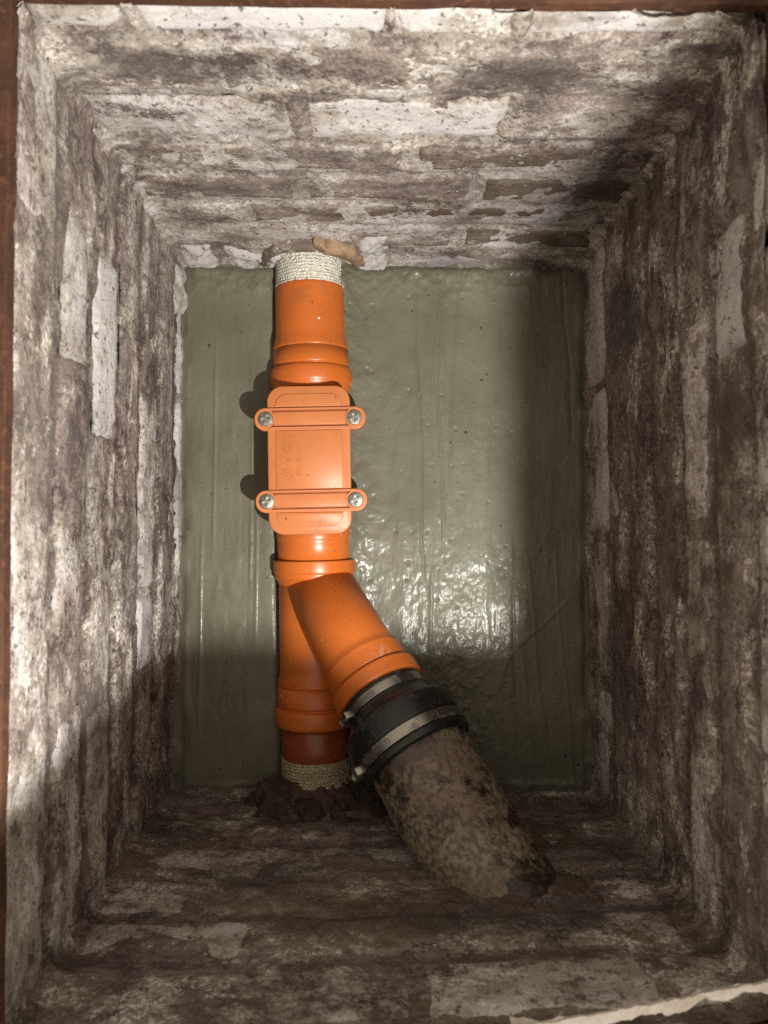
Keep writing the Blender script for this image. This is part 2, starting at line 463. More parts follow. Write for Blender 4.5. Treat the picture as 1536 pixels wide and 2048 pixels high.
def build_brick(w, root, u0, u1, z0, z1, pale, grime, warm, proud, seed):
    nu = max(6, int((u1 - u0) / 0.008)); nz = 10
    eu = np.sort(np.concatenate([np.linspace(u0, u1, nu), [u0 + .0025, u1 - .0025]]))
    ez = np.sort(np.concatenate([np.linspace(z0, z1, nz), [z0 + .0025, z1 - .0025]]))
    U, Z = np.meshgrid(eu, ez, indexing='ij')
    # worn uneven arrises
    jit = 0.0042
    du = np.minimum(U - u0, u1 - U); dz = np.minimum(Z - z0, z1 - Z); d = np.minimum(du, dz)
    U2 = U + jit * fbm(U * 45, Z * 45, seed, 3); Z2 = Z + .45 * jit * fbm(U * 45 + 9, Z * 45, seed + 5, 3)
    n = proud - 0.0060 * (1 - sstep(0, 0.009, d)) ** 1.5 + 0.0028 * fbm(U * 26, Z * 30, seed + 9, 4, 0.62)
    chip = fbm(U * 22 + 40, Z * 22, seed + 21, 3)
    n = n - 0.006 * sstep(0.25, 0.5, chip) * sstep(0.030, 0.0, d)
    V = w.pt(U2, Z2, n)
    a, b = U.shape
    F_ = grid_faces(a, b).tolist()
    V = V.reshape(-1, 3)
    # skirt back into the wall
    idx = [i * b for i in range(a)] + [(a - 1) * b + j for j in range(1, b)] + [i * b + b - 1 for i in range(a - 2, -1, -1)] + [j for j in range(b - 2, 0, -1)]
    back = V[idx].copy(); back[:, :2] -= w.n * 0.03
    o0 = len(V); V = np.concatenate([V, back]); m = len(idx)
    for k in range(m):
        k2 = (k + 1) % m
        F_.append([idx[k], idx[k2], o0 + k2, o0 + k])
    o = obj('brick', V, F_, M_brick, root)
    st = stain(w, U2, Z2).ravel(); soil_attr(o, np.concatenate([st, st[idx]]))
    o.color = (pale, grime, warm, 1)
    return o

def build_wall(key, w, bounds, label, pat, jointcol, smear_bias=0.0, half=0.006, base=-0.0012, recess=0.003, soil=0.6):
    """bounds: z of the joints from the top down; pat: course -> list of (length or None, pale, grime) in order of u"""
    c = w.pt(np.array(w.L / 2), np.array(0.0), np.array(0.0))
    root = empty('brick_wall', (c[0], c[1], 0), label, 'wall', kind='thing')
    zs = [RIM] + bounds + [-0.03]
    boxes = []
    for k in range(len(zs) - 1):
        z1 = zs[k] - (0.0 if k == 0 else half); z0 = zs[k + 1] + half
        if z1 - z0 < 0.015: continue
        row = pat[k]; u = 0.003
        for (ln, pale, grime) in row:
            ue = w.L - 0.003 if ln is None else min(u + ln, w.L - 0.003)
            if ue - u > 0.02:
                s = rng.randint(1, 9999)
                zz0 = z0 + rng.uniform(-.002, .002); zz1 = z1 + (0 if k == 0 else rng.uniform(-.002, .002))
                build_brick(w, root, u, ue, zz0, zz1, pale + rng.uniform(-.06, .06), grime + rng.uniform(-.05, .05), rng.random(), rng.uniform(-.0005, .0018), s)
                boxes.append((u, ue, zz0, zz1, pale))
            u = ue + 0.010
            if u > w.L - 0.02: break
    # mortar: one uneven sheet, recessed in most joints, smeared over the faces here and there
    eu = np.linspace(-0.012, w.L + 0.012, int(w.L / 0.004)); ez = np.linspace(-0.03, RIM - .001, int((RIM + .03) / 0.004))
    U, Z = np.meshgrid(eu, ez, indexing='ij')
    n = base + 0.0030 * fbm(U * 14, Z * 14, w.seed + 30, 5, 0.6)
    n += 0.0055 * sstep(0.10 - smear_bias, 0.55 - smear_bias, fbm(U * 6.5 + 5, Z * 8, w.seed + 50, 4, 0.6))
    n += 0.0015 * fbm(U * 60, Z * 60, w.seed + 60, 3, 0.6)
    dj = np.min(np.abs(Z[None] - np.array(bounds)[:, None, None]), 0) + .0022 * fbm(U * 22, Z * 22, w.seed + 70, 4, .6)
    jm = sstep(half * 1.5, half * .55, dj)
    n -= recess * jm
    for (a0, a1, b0, b1, p) in boxes:
        if p > .70:
            d = np.minimum(np.minimum(U - a0, a1 - U), np.minimum(Z - b0, b1 - Z)) + .006 * fbm(U * 50, Z * 50, w.seed + 80, 3)
            n -= .006 * sstep(-.002, .004, d)
    ds = np.minimum(U, w.L - U)
    n += 0.007 * np.exp(-np.clip(ds, 0, 1) / 0.007) + 0.010 * np.exp(-np.clip(Z, 0, 1) / 0.012)
    V = w.pt(U, Z, n)
    o = obj('mortar', V, grid_faces(*U.shape), M_joint, root)
    soil_attr(o, np.maximum(soil * jm * np.clip(.75 + .6 * fbm(U * 9, Z * 9, w.seed + 75, 3), 0, 1.2), stain(w, U, Z)))
    o.color = jointcol
    return root

def stretch(w, n0, pale, grime, first=None, alt=0):
    """a plain course: stretchers (0.215) and headers (0.103)"""
    out = []; u = 0; i = 0
    while u < w.L:
        ln = first if (i == 0 and first) else (0.215 if (alt == 0 or (i % 2)) else 0.103)
        p = pale[i % len(pale)] if isinstance(pale, (list, tuple)) else pale
        g = grime[i % len(grime)] if isinstance(grime, (list, tuple)) else grime
        out.append((ln, p, g)); u += ln + 0.01; i += 1
    if out: out[-1] = (None, out[-1][1], out[-1][2])
    return out

wT = Wall('TL', 'TR', (0, -1), 100)      # far wall (u from left to right)
wL = Wall('TL', 'BL', (1, 0), 200)       # u from far to near
wR = Wall('TR', 'BR', (-1, 0), 300)
wB = Wall('BL', 'BR', (0, 1), 400)       # u from left to right

build_wall('T', wT, [.503, .420, .336, .264, .190, .122, .045],
    'far brick wall with a white top course, above the broken tan clay collar',
    {0: stretch(wT, 0, [.80, .84, .82, .76], .1, .085, 1), 1: stretch(wT, 0, [.10, .40, .12], [.45, .3, .5], .14), 2: stretch(wT, 0, [.71, .80, .58], [.1, .1, .3], .215),
     3: stretch(wT, 0, [.20, .30, .26], [.4, .45, .6], .11), 4: stretch(wT, 0, [.38, .36, .36], [.3, .4, .7], .2), 5: stretch(wT, 0, [.42, .46, .42], [.3, .4, .7], .12),
     6: stretch(wT, 0, [.52, .42, .45], [.25, .4, .6], .19), 7: stretch(wT, 0, .5, .4)}, (.56, .30, .5, 1), 0.06, .0055, -.0006, .002, .35)
build_wall('L', wL, [.445, .359, .273, .186, .105, .020],
    'left brick wall with long white bricks beside the rusty frame',
    {0: stretch(wL, 0, [.56, .50, .58, .62], [.3, .35, .3, .3], .16), 1: [(.10, .62, .25), (.150, .76, .05), (.11, .50, .3), (.215, .54, .35), (None, .64, .3)],
     2: [(.11, .4, .3), (.205, .80, .05), (.1, .48, .4), (.17, .56, .35), (None, .66, .25)], 3: stretch(wL, 0, [.48, .38, .46, .64], [.3, .45, .35, .2], .17),
     4: [(.09, .5, .3), (.13, .42, .4), (.27, .74, .1), (.10, .80, .05), (None, .48, .4)], 5: stretch(wL, 0, [.5, .48, .5, .45], [.3, .4, .3, .45], .14),
     6: stretch(wL, 0, .75, .2)}, (.46, .42, .5, 1), 0.04, .0085, -.0014, .0034, .85)
build_wall('R', wR, [.507, .428, .349, .262, .175, .085],
    'right brick wall, dark brown and damp, opposite the wall of white bricks',
    {0: stretch(wR, 0, [.68, .70, .62, .60], [.18, .22, .32, .36], .18), 1: [(.13, .45, .4), (.125, .84, .05), (.16, .42, .5), (.215, .38, .55), (None, .42, .55)],
     2: stretch(wR, 0, [.56, .58, .46, .56], [.36, .35, .42, .38], .2), 3: stretch(wR, 0, [.38, .32, .42, .54], [.5, .55, .5, .42], .11),
     4: stretch(wR, 0, [.36, .32, .40, .46], [.52, .58, .5, .5], .19), 5: stretch(wR, 0, [.46, .34, .38, .44], [.42, .55, .5, .5], .09), 6: stretch(wR, 0, [.74, .72, .6, .66], [.15, .2, .35, .3], .2)},
    (.44, .50, .5, 1), 0.06, .0072, -.0014, .0032, .8)
build_wall('B', wB, [.530, .430, .347, .270, .171, .085],
    'near brick wall stained brown, with the old iron pipe coming out of it',
    {0: stretch(wB, 0, .64, .34, .2), 1: stretch(wB, 0, [.56, .60, .62], [.38, .40, .38], .12), 2: stretch(wB, 0, [.66, .44, .50], [.36, .58, .52], .18),
     3: stretch(wB, 0, [.62, .44, .46], [.38, .56, .62], .10), 4: stretch(wB, 0, [.60, .58, .46], [.38, .44, .58], .17), 5: stretch(wB, 0, [.54, .44, .44], [.45, .6, .65], .13), 6: stretch(wB, 0, .4, .6)},
    (.44, .56, .5, 1), 0.08, .0065, -.0014, .0016, .6)
walls = [o for o in bpy.data.objects if o.name.startswith('brick_wall')]
wall_far, wall_left, wall_right, wall_near = walls

# ------------------------------------------------------------------ floor: wet trowelled mortar round the pipes
AX0 = Vector((-.0988, 0, 0)); AXA = 0.0165
def axx(y): return -.0988 - AXA * y
BD = Vector((.484, -.707, .515)).normalized(); BO = Vector((axx(-.086), -.086, 0.0)) - BD * .010
xs = np.linspace(-.335, .36, 430); ys = np.linspace(-.44, .43, 540)
X, Y = np.meshgrid(xs, ys, indexing='ij')
Zf = 0.0030 * fbm(X * 6, Y * 3, 1, 4) + 0.0016 * fbm(X * 26, Y * 3.5, 2, 4) + 0.0006 * fbm(X * 40, Y * 40, 3, 3)
# trowel drag lines running along the pit
for k in range(11):
    x0 = rng.uniform(-.02, .31); y0 = rng.uniform(-.3, .3); L_ = rng.uniform(.08, .3); bend = rng.uniform(-.03, .03); a = rng.choice([.0013, -.0015, .0011])
    xc = x0 + bend * ((Y - y0) / .3) + .002 * np.sin(Y * 22 + k) + .0015 * fbm(Y * 40, Y * 0 + k, 77, 3)
    Zf += a * np.exp(-((X - xc) / .0022) ** 2) * sstep(L_, L_ * .7, np.abs(Y - y0))
for k in range(4):
    x0 = rng.uniform(-.29, -.17); y0 = rng.uniform(-.3, .3)
    Zf += .0012 * np.exp(-((X - x0 - .01 * Y) / .002) ** 2) * sstep(.2, .1, np.abs(Y - y0))
xc = .18 + (Y + .25) * -.9                                  # slanting ridge in the near right corner
Zf += .0016 * np.exp(-((X - (.235 + (Y + .18) * .75 + .012 * np.sin(Y * 40) + .004 * fbm(X * 50, Y * 50, 19, 3))) / .003) ** 2) * sstep(-.27, -.25, Y) * sstep(-.10, -.13, Y)
dp = np.abs(X - axx(Y))
Zf += .012 * np.exp(-np.clip(dp - .055, 0, 1) / .018) * (1 + .5 * fbm(X * 30, Y * 18, 8, 3)) * (X > axx(Y))
Zf += -.014 * np.exp(-np.clip(dp - .055, 0, 1) / .004) * (X < axx(Y)) * (.6 + .6 * fbm(X * 4, Y * 16, 19, 3))
Zf += .0045 * fbm(X * 38, Y * 38, 9, 4, .65) * np.exp(-np.clip(dp - .055, 0, 1) / .035) * (X > axx(Y))
rough = np.exp(-(((X - .115) / .055) ** 2 + ((Y + .29) / .085) ** 2))
Zf += .010 * rough * fbm(X * 42, Y * 42, 12, 4, .65) - .006 * rough
far = sstep(.33, .40, Y); Zf += far * (.006 + .008 * fbm(X * 22, Y * 22, 14, 4, .6))
edge = np.minimum(np.minimum(X + .305, .325 - X), np.minimum(Y + .41, .405 - Y))
Zf += .010 * sstep(.02, 0, edge) * fbm(X * 18, Y * 18, 15, 3) - .004 * sstep(.012, 0, edge)
wetz = sstep(-.15, .35, fbm(X * 9, Y * 5, 201, 4, .6) + .35 * sstep(-.06, .12, X) * sstep(.30, .0, Y))
Zf += (.00007 + .00022 * wetz * (X > axx(Y)) + .00010 * wetz) * fbm(X * 130, Y * 95, 203, 3, .7)
Zf += .0007 * wetz * fbm(X * 70, Y * 22, 207, 3, .6)
Zf -= .0014 * sstep(.68, .80, fbm(X * 105, Y * 85, 211, 2, .5)) * (X > axx(Y))
# a few air holes
for k in range(16):
    px, py = rng.uniform(-.03, .25), rng.uniform(-.2, .25); r = rng.uniform(.0016, .0024)
    i0 = np.abs(xs - px).argmin(); j0 = np.abs(ys - py).argmin()
    sl = (slice(max(0, i0 - 4), i0 + 5), slice(max(0, j0 - 4), j0 + 5))
    Zf[sl] -= .0025 * np.exp(-(((X[sl] - px) / r) ** 2 + ((Y[sl] - py) / r) ** 2))
fl = obj('floor', np.stack([X, Y, Zf], -1), grid_faces(*X.shape), M_floor)
tag(fl, 'wet grey green mortar floor trowelled round the orange pipes', kind='structure')

# ------------------------------------------------------------------ ground round the pit
def ring_slab(z0, z1, inner, outer):
    V = []; Fc = []
    for z in (z1, z0):
        V += [(x, y, z) for x, y in inner] + [(x, y, z) for x, y in outer]
    for k in range(4):
        k2 = (k + 1) % 4
        Fc += [[k, k2, 4 + k2, 4 + k], [8 + k, 12 + k, 12 + k2, 8 + k2], [k, 8 + k, 8 + k2, k2], [4 + k, 4 + k2, 12 + k2, 12 + k]]
    return V, Fc
inn = [(-.328, .463), (.352, .457), (.357, -.432), (-.333, -.458)]
v, f = ring_slab(RIM - .06, RIM + .0065, inn, [(-4, 4), (4, 4), (4, -4), (-4, -4)])
g = obj('ground', v, f, M_conc, smooth=False); tag(g, 'concrete ground round the rusty frame of the pit', kind='structure')

# ------------------------------------------------------------------ rusty steel frame sitting on the brickwork
fr = empty('pit_surround', (0, 0, RIM), 'rusty steel surround along the top edge of the brick pit', 'surround')
def bar(p0, p1, outv, wid, z0, z1, seed, rag=0.0015, sag=None):
    p0 = np.array(p0, float); p1 = np.array(p1, float); outv = np.array(outv, float)
    n = 60; t = np.linspace(0, 1, n)
    base = p0 + (p1 - p0) * t[:, None]
    w_ = rag * fbm(t * 22, t * 0 + seed, seed, 4, .6)
    if sag is not None: w_ = w_ + sag(t)
    inn_ = base - outv * w_[:, None]
    V = []
    prof = [(0.0, z0), (0.0, z1 - .002), (.002, z1), (wid, z1), (wid, z0)]
    for i in range(n):
        for (o_, z) in prof:
            off = inn_[i] + outv * o_ if o_ < .01 else base[i] + outv * o_
            zz = z + (.0012 * float(fbm(t[i] * 30, o_ * 100, seed + 3, 3)) if z == z1 else 0)
            V.append((off[0], off[1], zz))
    Fc = []; m = len(prof)
    for i in range(n - 1):
        for k in range(m):
            k2 = (k + 1) % m
            Fc.append([i * m + k, (i + 1) * m + k, (i + 1) * m + k2, i * m + k2])
    Fc.append(list(range(m))); Fc.append([(n - 1) * m + k for k in range(m)][::-1])
    o = obj('frame_bar', V, Fc, M_rust, fr); sharp(o, 40); return o
zA, zB = RIM - .004, RIM + .010
bar((-.3060, .447), (-.3110, -.44), (-1, 0), .08, zA, zB, 3)
bar((-.38, .4445), (.40, .4395), (0, 1), .08, zA + .0, zB - .0015, 4)
bar((.3330, .44), (.3425, -.40), (1, 0), .08, zA, zB + .001, 5)
bar((-.38, -.444), (.40, -.415), (0, -1), .09, zA, zB - .001, 6)

# chipped pale lime edge along the near right rim, its lit brightness put into the colour
t = np.linspace(0, 1, 90); q = np.linspace(0, 1, 9)
T_, Q_ = np.meshgrid(t, q, indexing='ij')
base = np.stack([.110 + .25 * T_, -.4090 + .044 * T_ ** 1.1], -1)
wid = (.0095 + .008 * fbm(T_ * 14, T_ * 0 + 2, 41, 4, .6)) * sstep(0, .12, T_) + .002
inner_e = base + np.stack([0 * T_, .0022 * fbm(T_ * 26, T_ * 0 + 5, 43, 5, .75)], -1)
Zc = RIM + .0150 - .004 * Q_ + .0020 * fbm(T_ * 40, Q_ * 3, 44, 4, .65)
Pc = np.stack([inner_e[..., 0] + .3 * (Q_ * -wid) * 0, inner_e[..., 1] - Q_ * wid, Zc], -1)
V = Pc.reshape(-1, 3); Fc = grid_faces(90, 9).tolist()
low = Pc[:, 0, :].copy(); low[:, 2] -= .007; low[:, 1] -= .003; o0 = len(V)
low2 = Pc[:, -1, :].copy(); low2[:, 2] -= .012; o1 = o0 + 90
V = np.concatenate([V, low, low2])
for i in range(89):
    Fc.append([i * 9, (i + 1) * 9, o0 + i + 1, o0 + i]); Fc.append([i * 9 + 8, (i + 1) * 9 + 8, o1 + i + 1, o1 + i])
o = obj('lime_edge', V, Fc, M_chip, wall_near); o['label'] = 'chipped lime edge under the frame, whitened as if strongly lit'

# ------------------------------------------------------------------ pipes: run along the pit
DIRN = Vector((math.sin(AXA), -math.cos(AXA), 0))           # from far to near
LAT = Vector((math.cos(AXA), math.sin(AXA), 0))
def onaxis(b, z=0): return AX0 + (-DIRN) * b + Vector((0, 0, z))
def run(prof, **k):
    """prof: list of (b, radius), b along the pit"""
    return lathe(AX0, DIRN, [(-b, r) for b, r in prof], **k)
def TR(a, b, z): return tuple(AX0 + LAT * a + (-DIRN) * b + Vector((0, 0, z)))

# far wall connector: sand coated sleeve, plain barrel, socket
t1 = empty('wall_connector', onaxis(.40), 'orange pipe with a clean white sanded end, entering the far wall', 'pipe')
sl = [(.45 - .0011 * i, .0524 + .0006 * math.sin(i * 1.45)) for i in range(75)] + [(.3672, .0540), (.3662, .0532), (.3655, .050)]
v, f = run(sl, seg=120, rfun=lambda s, t: .0007 * float(vnoise(np.array(s * 260), np.array(t * 14), 5)) + (.0012 * float(vnoise(np.array(t * 9), np.array(2.5), 6)) if s > -.369 else 0))
obj('sand_sleeve', v, f, M_sand, t1)
v, f = run(rnd_prof([(.40, .0490), (.3672, .0492), (.3668, .0538), (.2895, .0546), (.274, .0583), (.2690, .0587)], .006)); obj('barrel', v, f, M_orange, t1)
v, f = run(rnd_prof([(.2688, .0586), (.2440, .0592), (.2432, .0572), (.2412, .0572), (.2400, .0612), (.2360, .0632), (.2300, .0642), (.2180, .0640), (.2120, .0610), (.2050, .0605)], .0025)); obj('socket', v, f, M_orange, t1)

# access pipe with bolted cover
t2 = empty('access_pipe', onaxis(.09), 'orange access pipe with a bolted rectangular inspection cover', 'pipe')
v, f = run(rnd_prof([(.235, .0552), (.205, .0553), (.200, .0575), (-.020, .0575), (-.0235, .0562), (-.070, .0560)], .004)); obj('barrel', v, f, M_orange, t2)
cb, ca = .0945, .0012                        # cover centre in the pipe's frame
def TC(a, b, z): return TR(ca + a, cb + b, z)
v, f = extr(rrect(.100, .194, .020), .0, .0640, TC, .001); sharp(obj('access_box', v, f, M_orange, t2, smooth=True), 40)
CZ = .066
v, f = extr(rrect(.1205, .2165, .023), CZ, CZ + .009, TC, .0022); cov = sharp(obj('cover', v, f, M_cover, t2), 40)
mb = MB()
# raised middle panels of the cover (outside and between the two clamp bars)
BARS = (.0605, -.0590)
def panel(b0, b1):
    full = rrect(.0965, .1930, .017, 8)
    poly = []
    for (x, y), (x2, y2) in zip(full, full[1:] + full[:1]):
        ins, ins2 = b0 <= y <= b1, b0 <= y2 <= b1
        if ins: poly.append((x, y))
        for lim in ((b1, b0) if y2 < y else (b0, b1)):
            if (y - lim) * (y2 - lim) < 0: poly.append((x + (x2 - x) * (lim - y) / (y2 - y), lim))
    v, f = extr(poly, CZ + .0088, CZ + .0112, TC, .0012); mb.add(v, f)
panel(BARS[0] + .0172, .2); panel(BARS[1] + .0172, BARS[0] - .0172); panel(-.2, BARS[1] - .0172)
sharp(obj('raised_panel', mb.v, mb.f, M_cover, cov), 40)
for k, bb in enumerate(BARS):
    tilt = .006
    def TB(a, b, z, bb=bb): return TC(a + .002, bb + b + a * tilt, z)
    stad = rrect(.1625, .0335, .01665, 10)
    v, f = extr(stad, CZ - .004, CZ + .0105, TB, .0012); cb_o = sharp(obj('clamp_bar', v, f, M_cover, t2), 40)
    # raised rim round the bar (outer), made as a swept band
    def band(outer, inner, z0, z1):
        n = len(outer); V = []
        for (ax_, ay_), (bx_, by_) in zip(outer, inner):
            V += [TB(ax_, ay_, z0), TB(ax_, ay_, z1), TB(bx_, by_, z1), TB(bx_, by_, z0)]
        Fc = []
        for i in range(n):
            j = (i + 1) % n
            for q in range(4):
                q2 = (q + 1) % 4
                Fc.append([i * 4 + q, j * 4 + q, j * 4 + q2, i * 4 + q2])
        return V, Fc
    v, f = band(rrect(.1590, .0300, .0149, 10), rrect(.1535, .0245, .01215, 10), CZ + .0095, CZ + .0138)
    sharp(obj('rim', v, f, M_cover, cb_o), 40)
    # flat centre strip with dirty grooves on both sides
    v, f = extr(rrect(.104, .0195, .001, 2), CZ + .0100, CZ + .0130, TB, .0006); sharp(obj('centre_strip', v, f, M_cover, cb_o), 40)
    v, f = extr(rrect(.112, .0236, .001, 2), CZ + .0098, CZ + .01075, TB, .0); obj('dirt_groove', v, f, M_groove, cb_o, smooth=False)
    for sx in (-1, 1):
        cx = sx * .0642
        circ = lambda r, n=32: [(cx + r * math.cos(2 * math.pi * i / n), r * math.sin(2 * math.pi * i / n)) for i in range(n)]
        v, f = band(circ(.0138), circ(.0112), CZ + .0095, CZ + .0142); sharp(obj('bolt_seat', v, f, M_cover, cb_o), 40)
        # bolt head: flat disc with a raised square collar and cross slot
        bo = MB()
        v, f = extr(circ(.0108, 28), CZ + .009, CZ + .0140, TB, .0008); bo.add(v, f)
        bolt = sharp(obj('bolt', bo.v, bo.f, M_bolt, t2), 40)
        hd = MB(); ra = rng.uniform(0, 1.5)
        for (ox, oy, wx, wy) in ((.0042, .0036, .0052, .0046), (-.0040, .0038, .0050, .0044), (-.0038, -.0042, .0054, .0042), (.0044, -.0040, .0044, .0046)):
            poly = []
            for (ex, ey) in ((-1, -1), (1, -1), (1, 1), (-1, 1)):
                lx, ly = ox + ex * wx / 2, oy + ey * wy / 2
                poly.append((cx + lx * math.cos(ra) - ly * math.sin(ra), lx * math.sin(ra) + ly * math.cos(ra)))
            v, f = extr(poly, CZ + .0139, CZ + .0139 + rng.uniform(.0016, .0030), TB, .0005); hd.add(v, f)
        sharp(obj('slotted_head', hd.v, hd.f, M_bolt, bolt), 40)
# faint moulded marks on the left half of the cover
mk = MB()
def ringmark(ca_, cb_, r, w=.0006):
    n = 26
    V = []; Fc = []
    for i in range(n):
        t_ = 2 * math.pi * i / n
        for rr, z in ((r - w, CZ + .0111), (r - w, CZ + .01145), (r + w, CZ + .01145), (r + w, CZ + .0111)):
            V.append(TC(ca_ + rr * math.cos(t_), cb_ + rr * math.sin(t_), z))
    for i in range(n):
        j = (i + 1) % n
        for q in range(4): Fc.append([i * 4 + q, j * 4 + q, j * 4 + (q + 1) % 4, i * 4 + (q + 1) % 4])
    mk.add(V, Fc)
def stroke(a0, b0, w, h):
    v, f = extr([(a0 - w/2, b0 - h/2), (a0 + w/2, b0 - h/2), (a0 + w/2, b0 + h/2), (a0 - w/2, b0 + h/2)], CZ + .0110, CZ + .01145, TC); mk.add(v, f)
ringmark(-.0315, .0180, .0072); ringmark(-.0315, -.0205, .0074)
for da in (-.0025, .0022): stroke(-.0315 + da, .018, .0012, .0062)
for db in (-.0022, .0026): stroke(-.0315, -.0205 + db, .0070, .0012)
stroke(-.0310, -.0005, .0010, .0058); stroke(-.0285, -.0005, .0010, .0050); stroke(-.0298, .0012, .0070, .0009)
for q in range(4): stroke(-.0175 + .0012 * (q % 2), -.0018 + .0011 * q, .0034, .0007)
for q in range(5): stroke(-.0172, .0200 - .0013 * q, .0022, .0007)
for q in range(5): stroke(-.0135, .0200 - .0013 * q, .0018, .0007)
for q in range(9): stroke(-.0132, .0090 - .0032 * q, .0010, .0020)
for q in range(6): stroke(-.0170, -.0150 - .0014 * q, .0022, .0007)
for q in range(3): stroke(-.0128, -.0190 - .0014 * q, .0022, .0008)
o = obj('moulded_mark', mk.v, mk.f, M_mark, cov, smooth=False); o['kind'] = 'stuff'

# Y branch
t3 = empty('branch_fitting', onaxis(-.18), 'orange Y shaped branch fitting between the inspection cover and the black coupling', 'pipe')
v, f = run(rnd_prof([(-.0905, .0550), (-.225, .0553), (-.2375, .0578), (-.245, .0585)], .004)); obj('barrel', v, f, M_orange, t3)
v, f = run(rnd_prof([(-.0535, .0565), (-.0535, .0622), (-.0545, .0632), (-.0715, .0632), (-.0725, .0616), (-.0800, .0612), (-.0830, .0580), (-.0910, .0551)], .0015)); sharp(obj('socket', v, f, M_orange, t3), 50)
v, f = run(rnd_prof([(-.2445, .0585), (-.2735, .0592), (-.2745, .0574), (-.2765, .0574), (-.2778, .0622), (-.2830, .0642), (-.2990, .0640), (-.3045, .0625), (-.3055, .0560)], .0025)); obj('socket', v, f, M_orange, t3)
def arm(prof, **k): return lathe(BO, BD, prof, **k)
v, f = arm(rnd_prof([(.0, .0548), (.160, .0553), (.1705, .0592), (.1720, .0595)], .004)); obj('branch_arm', v, f, M_orange, t3)
v, f = arm(rnd_prof([(.1718, .0595), (.1950, .0603), (.1970, .0606), (.1978, .0585), (.2000, .0585), (.2010, .0645), (.2040, .0655), (.2200, .0655), (.2235, .0645), (.2240, .0550)], .0015)); sharp(obj('socket', v, f, M_orange, t3), 50)

# near connector
t4 = empty('wall_connector', onaxis(-.36), 'stained brown orange pipe with a dirty sanded end, entering the near wall', 'pipe')
v, f = run(rnd_prof([(-.28, .0540), (-.3540, .0541), (-.3545, .050)], .002)); obj('barrel', v, f, M_brownpipe, t4)
sl = [(-.3530, .050), (-.3536, .0545)] + [(-.3545 - .0011 * i, .0546 + .0006 * math.sin(i * 1.45)) for i in range(75)]
v, f = run(sl, seg=120, rfun=lambda s, t: .0007 * float(vnoise(np.array(s * 260), np.array(t * 14), 7)))
obj('sand_sleeve', v, f, M_sand2, t4)

# rubber reducing coupling
t5 = empty('rubber_coupling', BO + BD * .28, 'black rubber reducing coupling with two steel band clamps', 'coupling')
v, f = arm(rnd_prof([(.2240, .052), (.2245, .0600), (.2262, .0612), (.2300, .0612), (.2305, .0598), (.2440, .0598), (.2445, .0615), (.2475, .0615), (.2520, .0625), (.2600, .0680), (.2660, .0770), (.2685, .0793), (.2720, .0800), (.2960, .0803), (.2985, .0795), (.3000, .0780), (.3165, .0780), (.3175, .0798), (.3240, .0798), (.3270, .0780), (.3275, .070)], .001), seg=96)
obj('sleeve', v, f, M_rubber, t5)
aA, aB, aD = frame_of(BD)
def clamp(s0, s1, r, ang):
    v, f = arm([(s0, r - .002), (s0, r + .0012), (s0 + .0005, r + .0017), (s1 - .0005, r + .0017), (s1, r + .0012), (s1, r - .002)], seg=96, cap=False)
    b = sharp(obj('clamp_band', v, f, M_steel, t5), 40)
    sm = (s0 + s1) / 2
    def at(a_, rr, s): return BO + BD * s + aA * (rr * math.cos(a_)) + aB * (rr * math.sin(a_))
    # overlapping tongue with pressed slots
    mb = MB()
    for k in range(14):
        a_ = ang + R(20 + 2.6 * k)
        rad = (aA * math.cos(a_) + aB * math.sin(a_)); tan = (aB * math.cos(a_) - aA * math.sin(a_))
        v, f = box(at(a_, r + .0021, sm), .0011, (s1 - s0) * .55, .0008, (tan, (BD + tan * .25).normalized(), rad)); mb.add(v, f)
    o = obj('band_slots', mb.v, mb.f, M_bolt, b, smooth=False); o['kind'] = 'stuff'
    # worm screw housing and hex screw
    rad = (aA * math.cos(ang) + aB * math.sin(ang)); tan = (aB * math.cos(ang) - aA * math.sin(ang))
    poly = rrect(.020, .0125, .003, 4)
    c0 = at(ang, r + .001, sm)
    def TH(a_, b_, z): return tuple(c0 + tan * a_ + BD * b_ + rad * z)
    v, f = extr(poly, 0, .009, TH, .002); sharp(obj('screw_housing', v, f, M_steel, b), 40)
    p0 = at(ang, r + .0062, sm)
    v, f = lathe(p0, -tan, [(.008, .0040), (.0115, .0040), (.0116, .0062), (.0128, .0064), (.0130, .0048), (.0185, .0048), (.0190, .0040)], seg=12)
    sharp(obj('hex_screw', v, f, M_steel, b, smooth=False), 30)
    return b
clamp(.2306, .2438, .0600, R(36))
clamp(.3008, .3158, .0783, R(27))

# old iron pipe out of the near wall
t6 = empty('iron_pipe', BO + BD * .50, 'crusted old iron pipe slanting out of the near wall into the coupling', 'pipe')
prof = [(.318 + .0045 * i, .0705) for i in range(58)]
prof = [(.316, .060)] + prof
def ironr(s, t):
    return .0016 * float(fbm(s * 45, t * 3.2 * math.cos(0) + 5, 70, 4, .6)) + .0007 * math.sin(t * 2 + s * 14)
seg = 110
sv = np.array([p[0] for p in prof]); tv = np.arange(seg) * 2 * math.pi / seg
SS, TT = np.meshgrid(sv, tv, indexing='ij')
rr = np.array([p[1] for p in prof])[:, None] + .0011 * fbm(SS * 40, 4 + 2.2 * np.cos(TT) + 3 * np.sin(TT), 70, 4, .6) +   .0002 * fbm(SS * 110 + 7 * np.cos(TT), 9 * np.sin(TT), 75, 3, .6)
A_, B_, D_ = (np.array(q) for q in frame_of(BD))
P = np.array(BO) + D_ * SS[..., None] + A_ * (rr * np.cos(TT))[..., None] + B_ * (rr * np.sin(TT))[..., None]
Fc = []
ns = len(sv)
for i in range(ns - 1):
    for k in range(seg):
        k2 = (k + 1) % seg; Fc.append([i * seg + k, i * seg + k2, (i + 1) * seg + k2, (i + 1) * seg + k])
Fc.append(list(range(seg))[::-1])
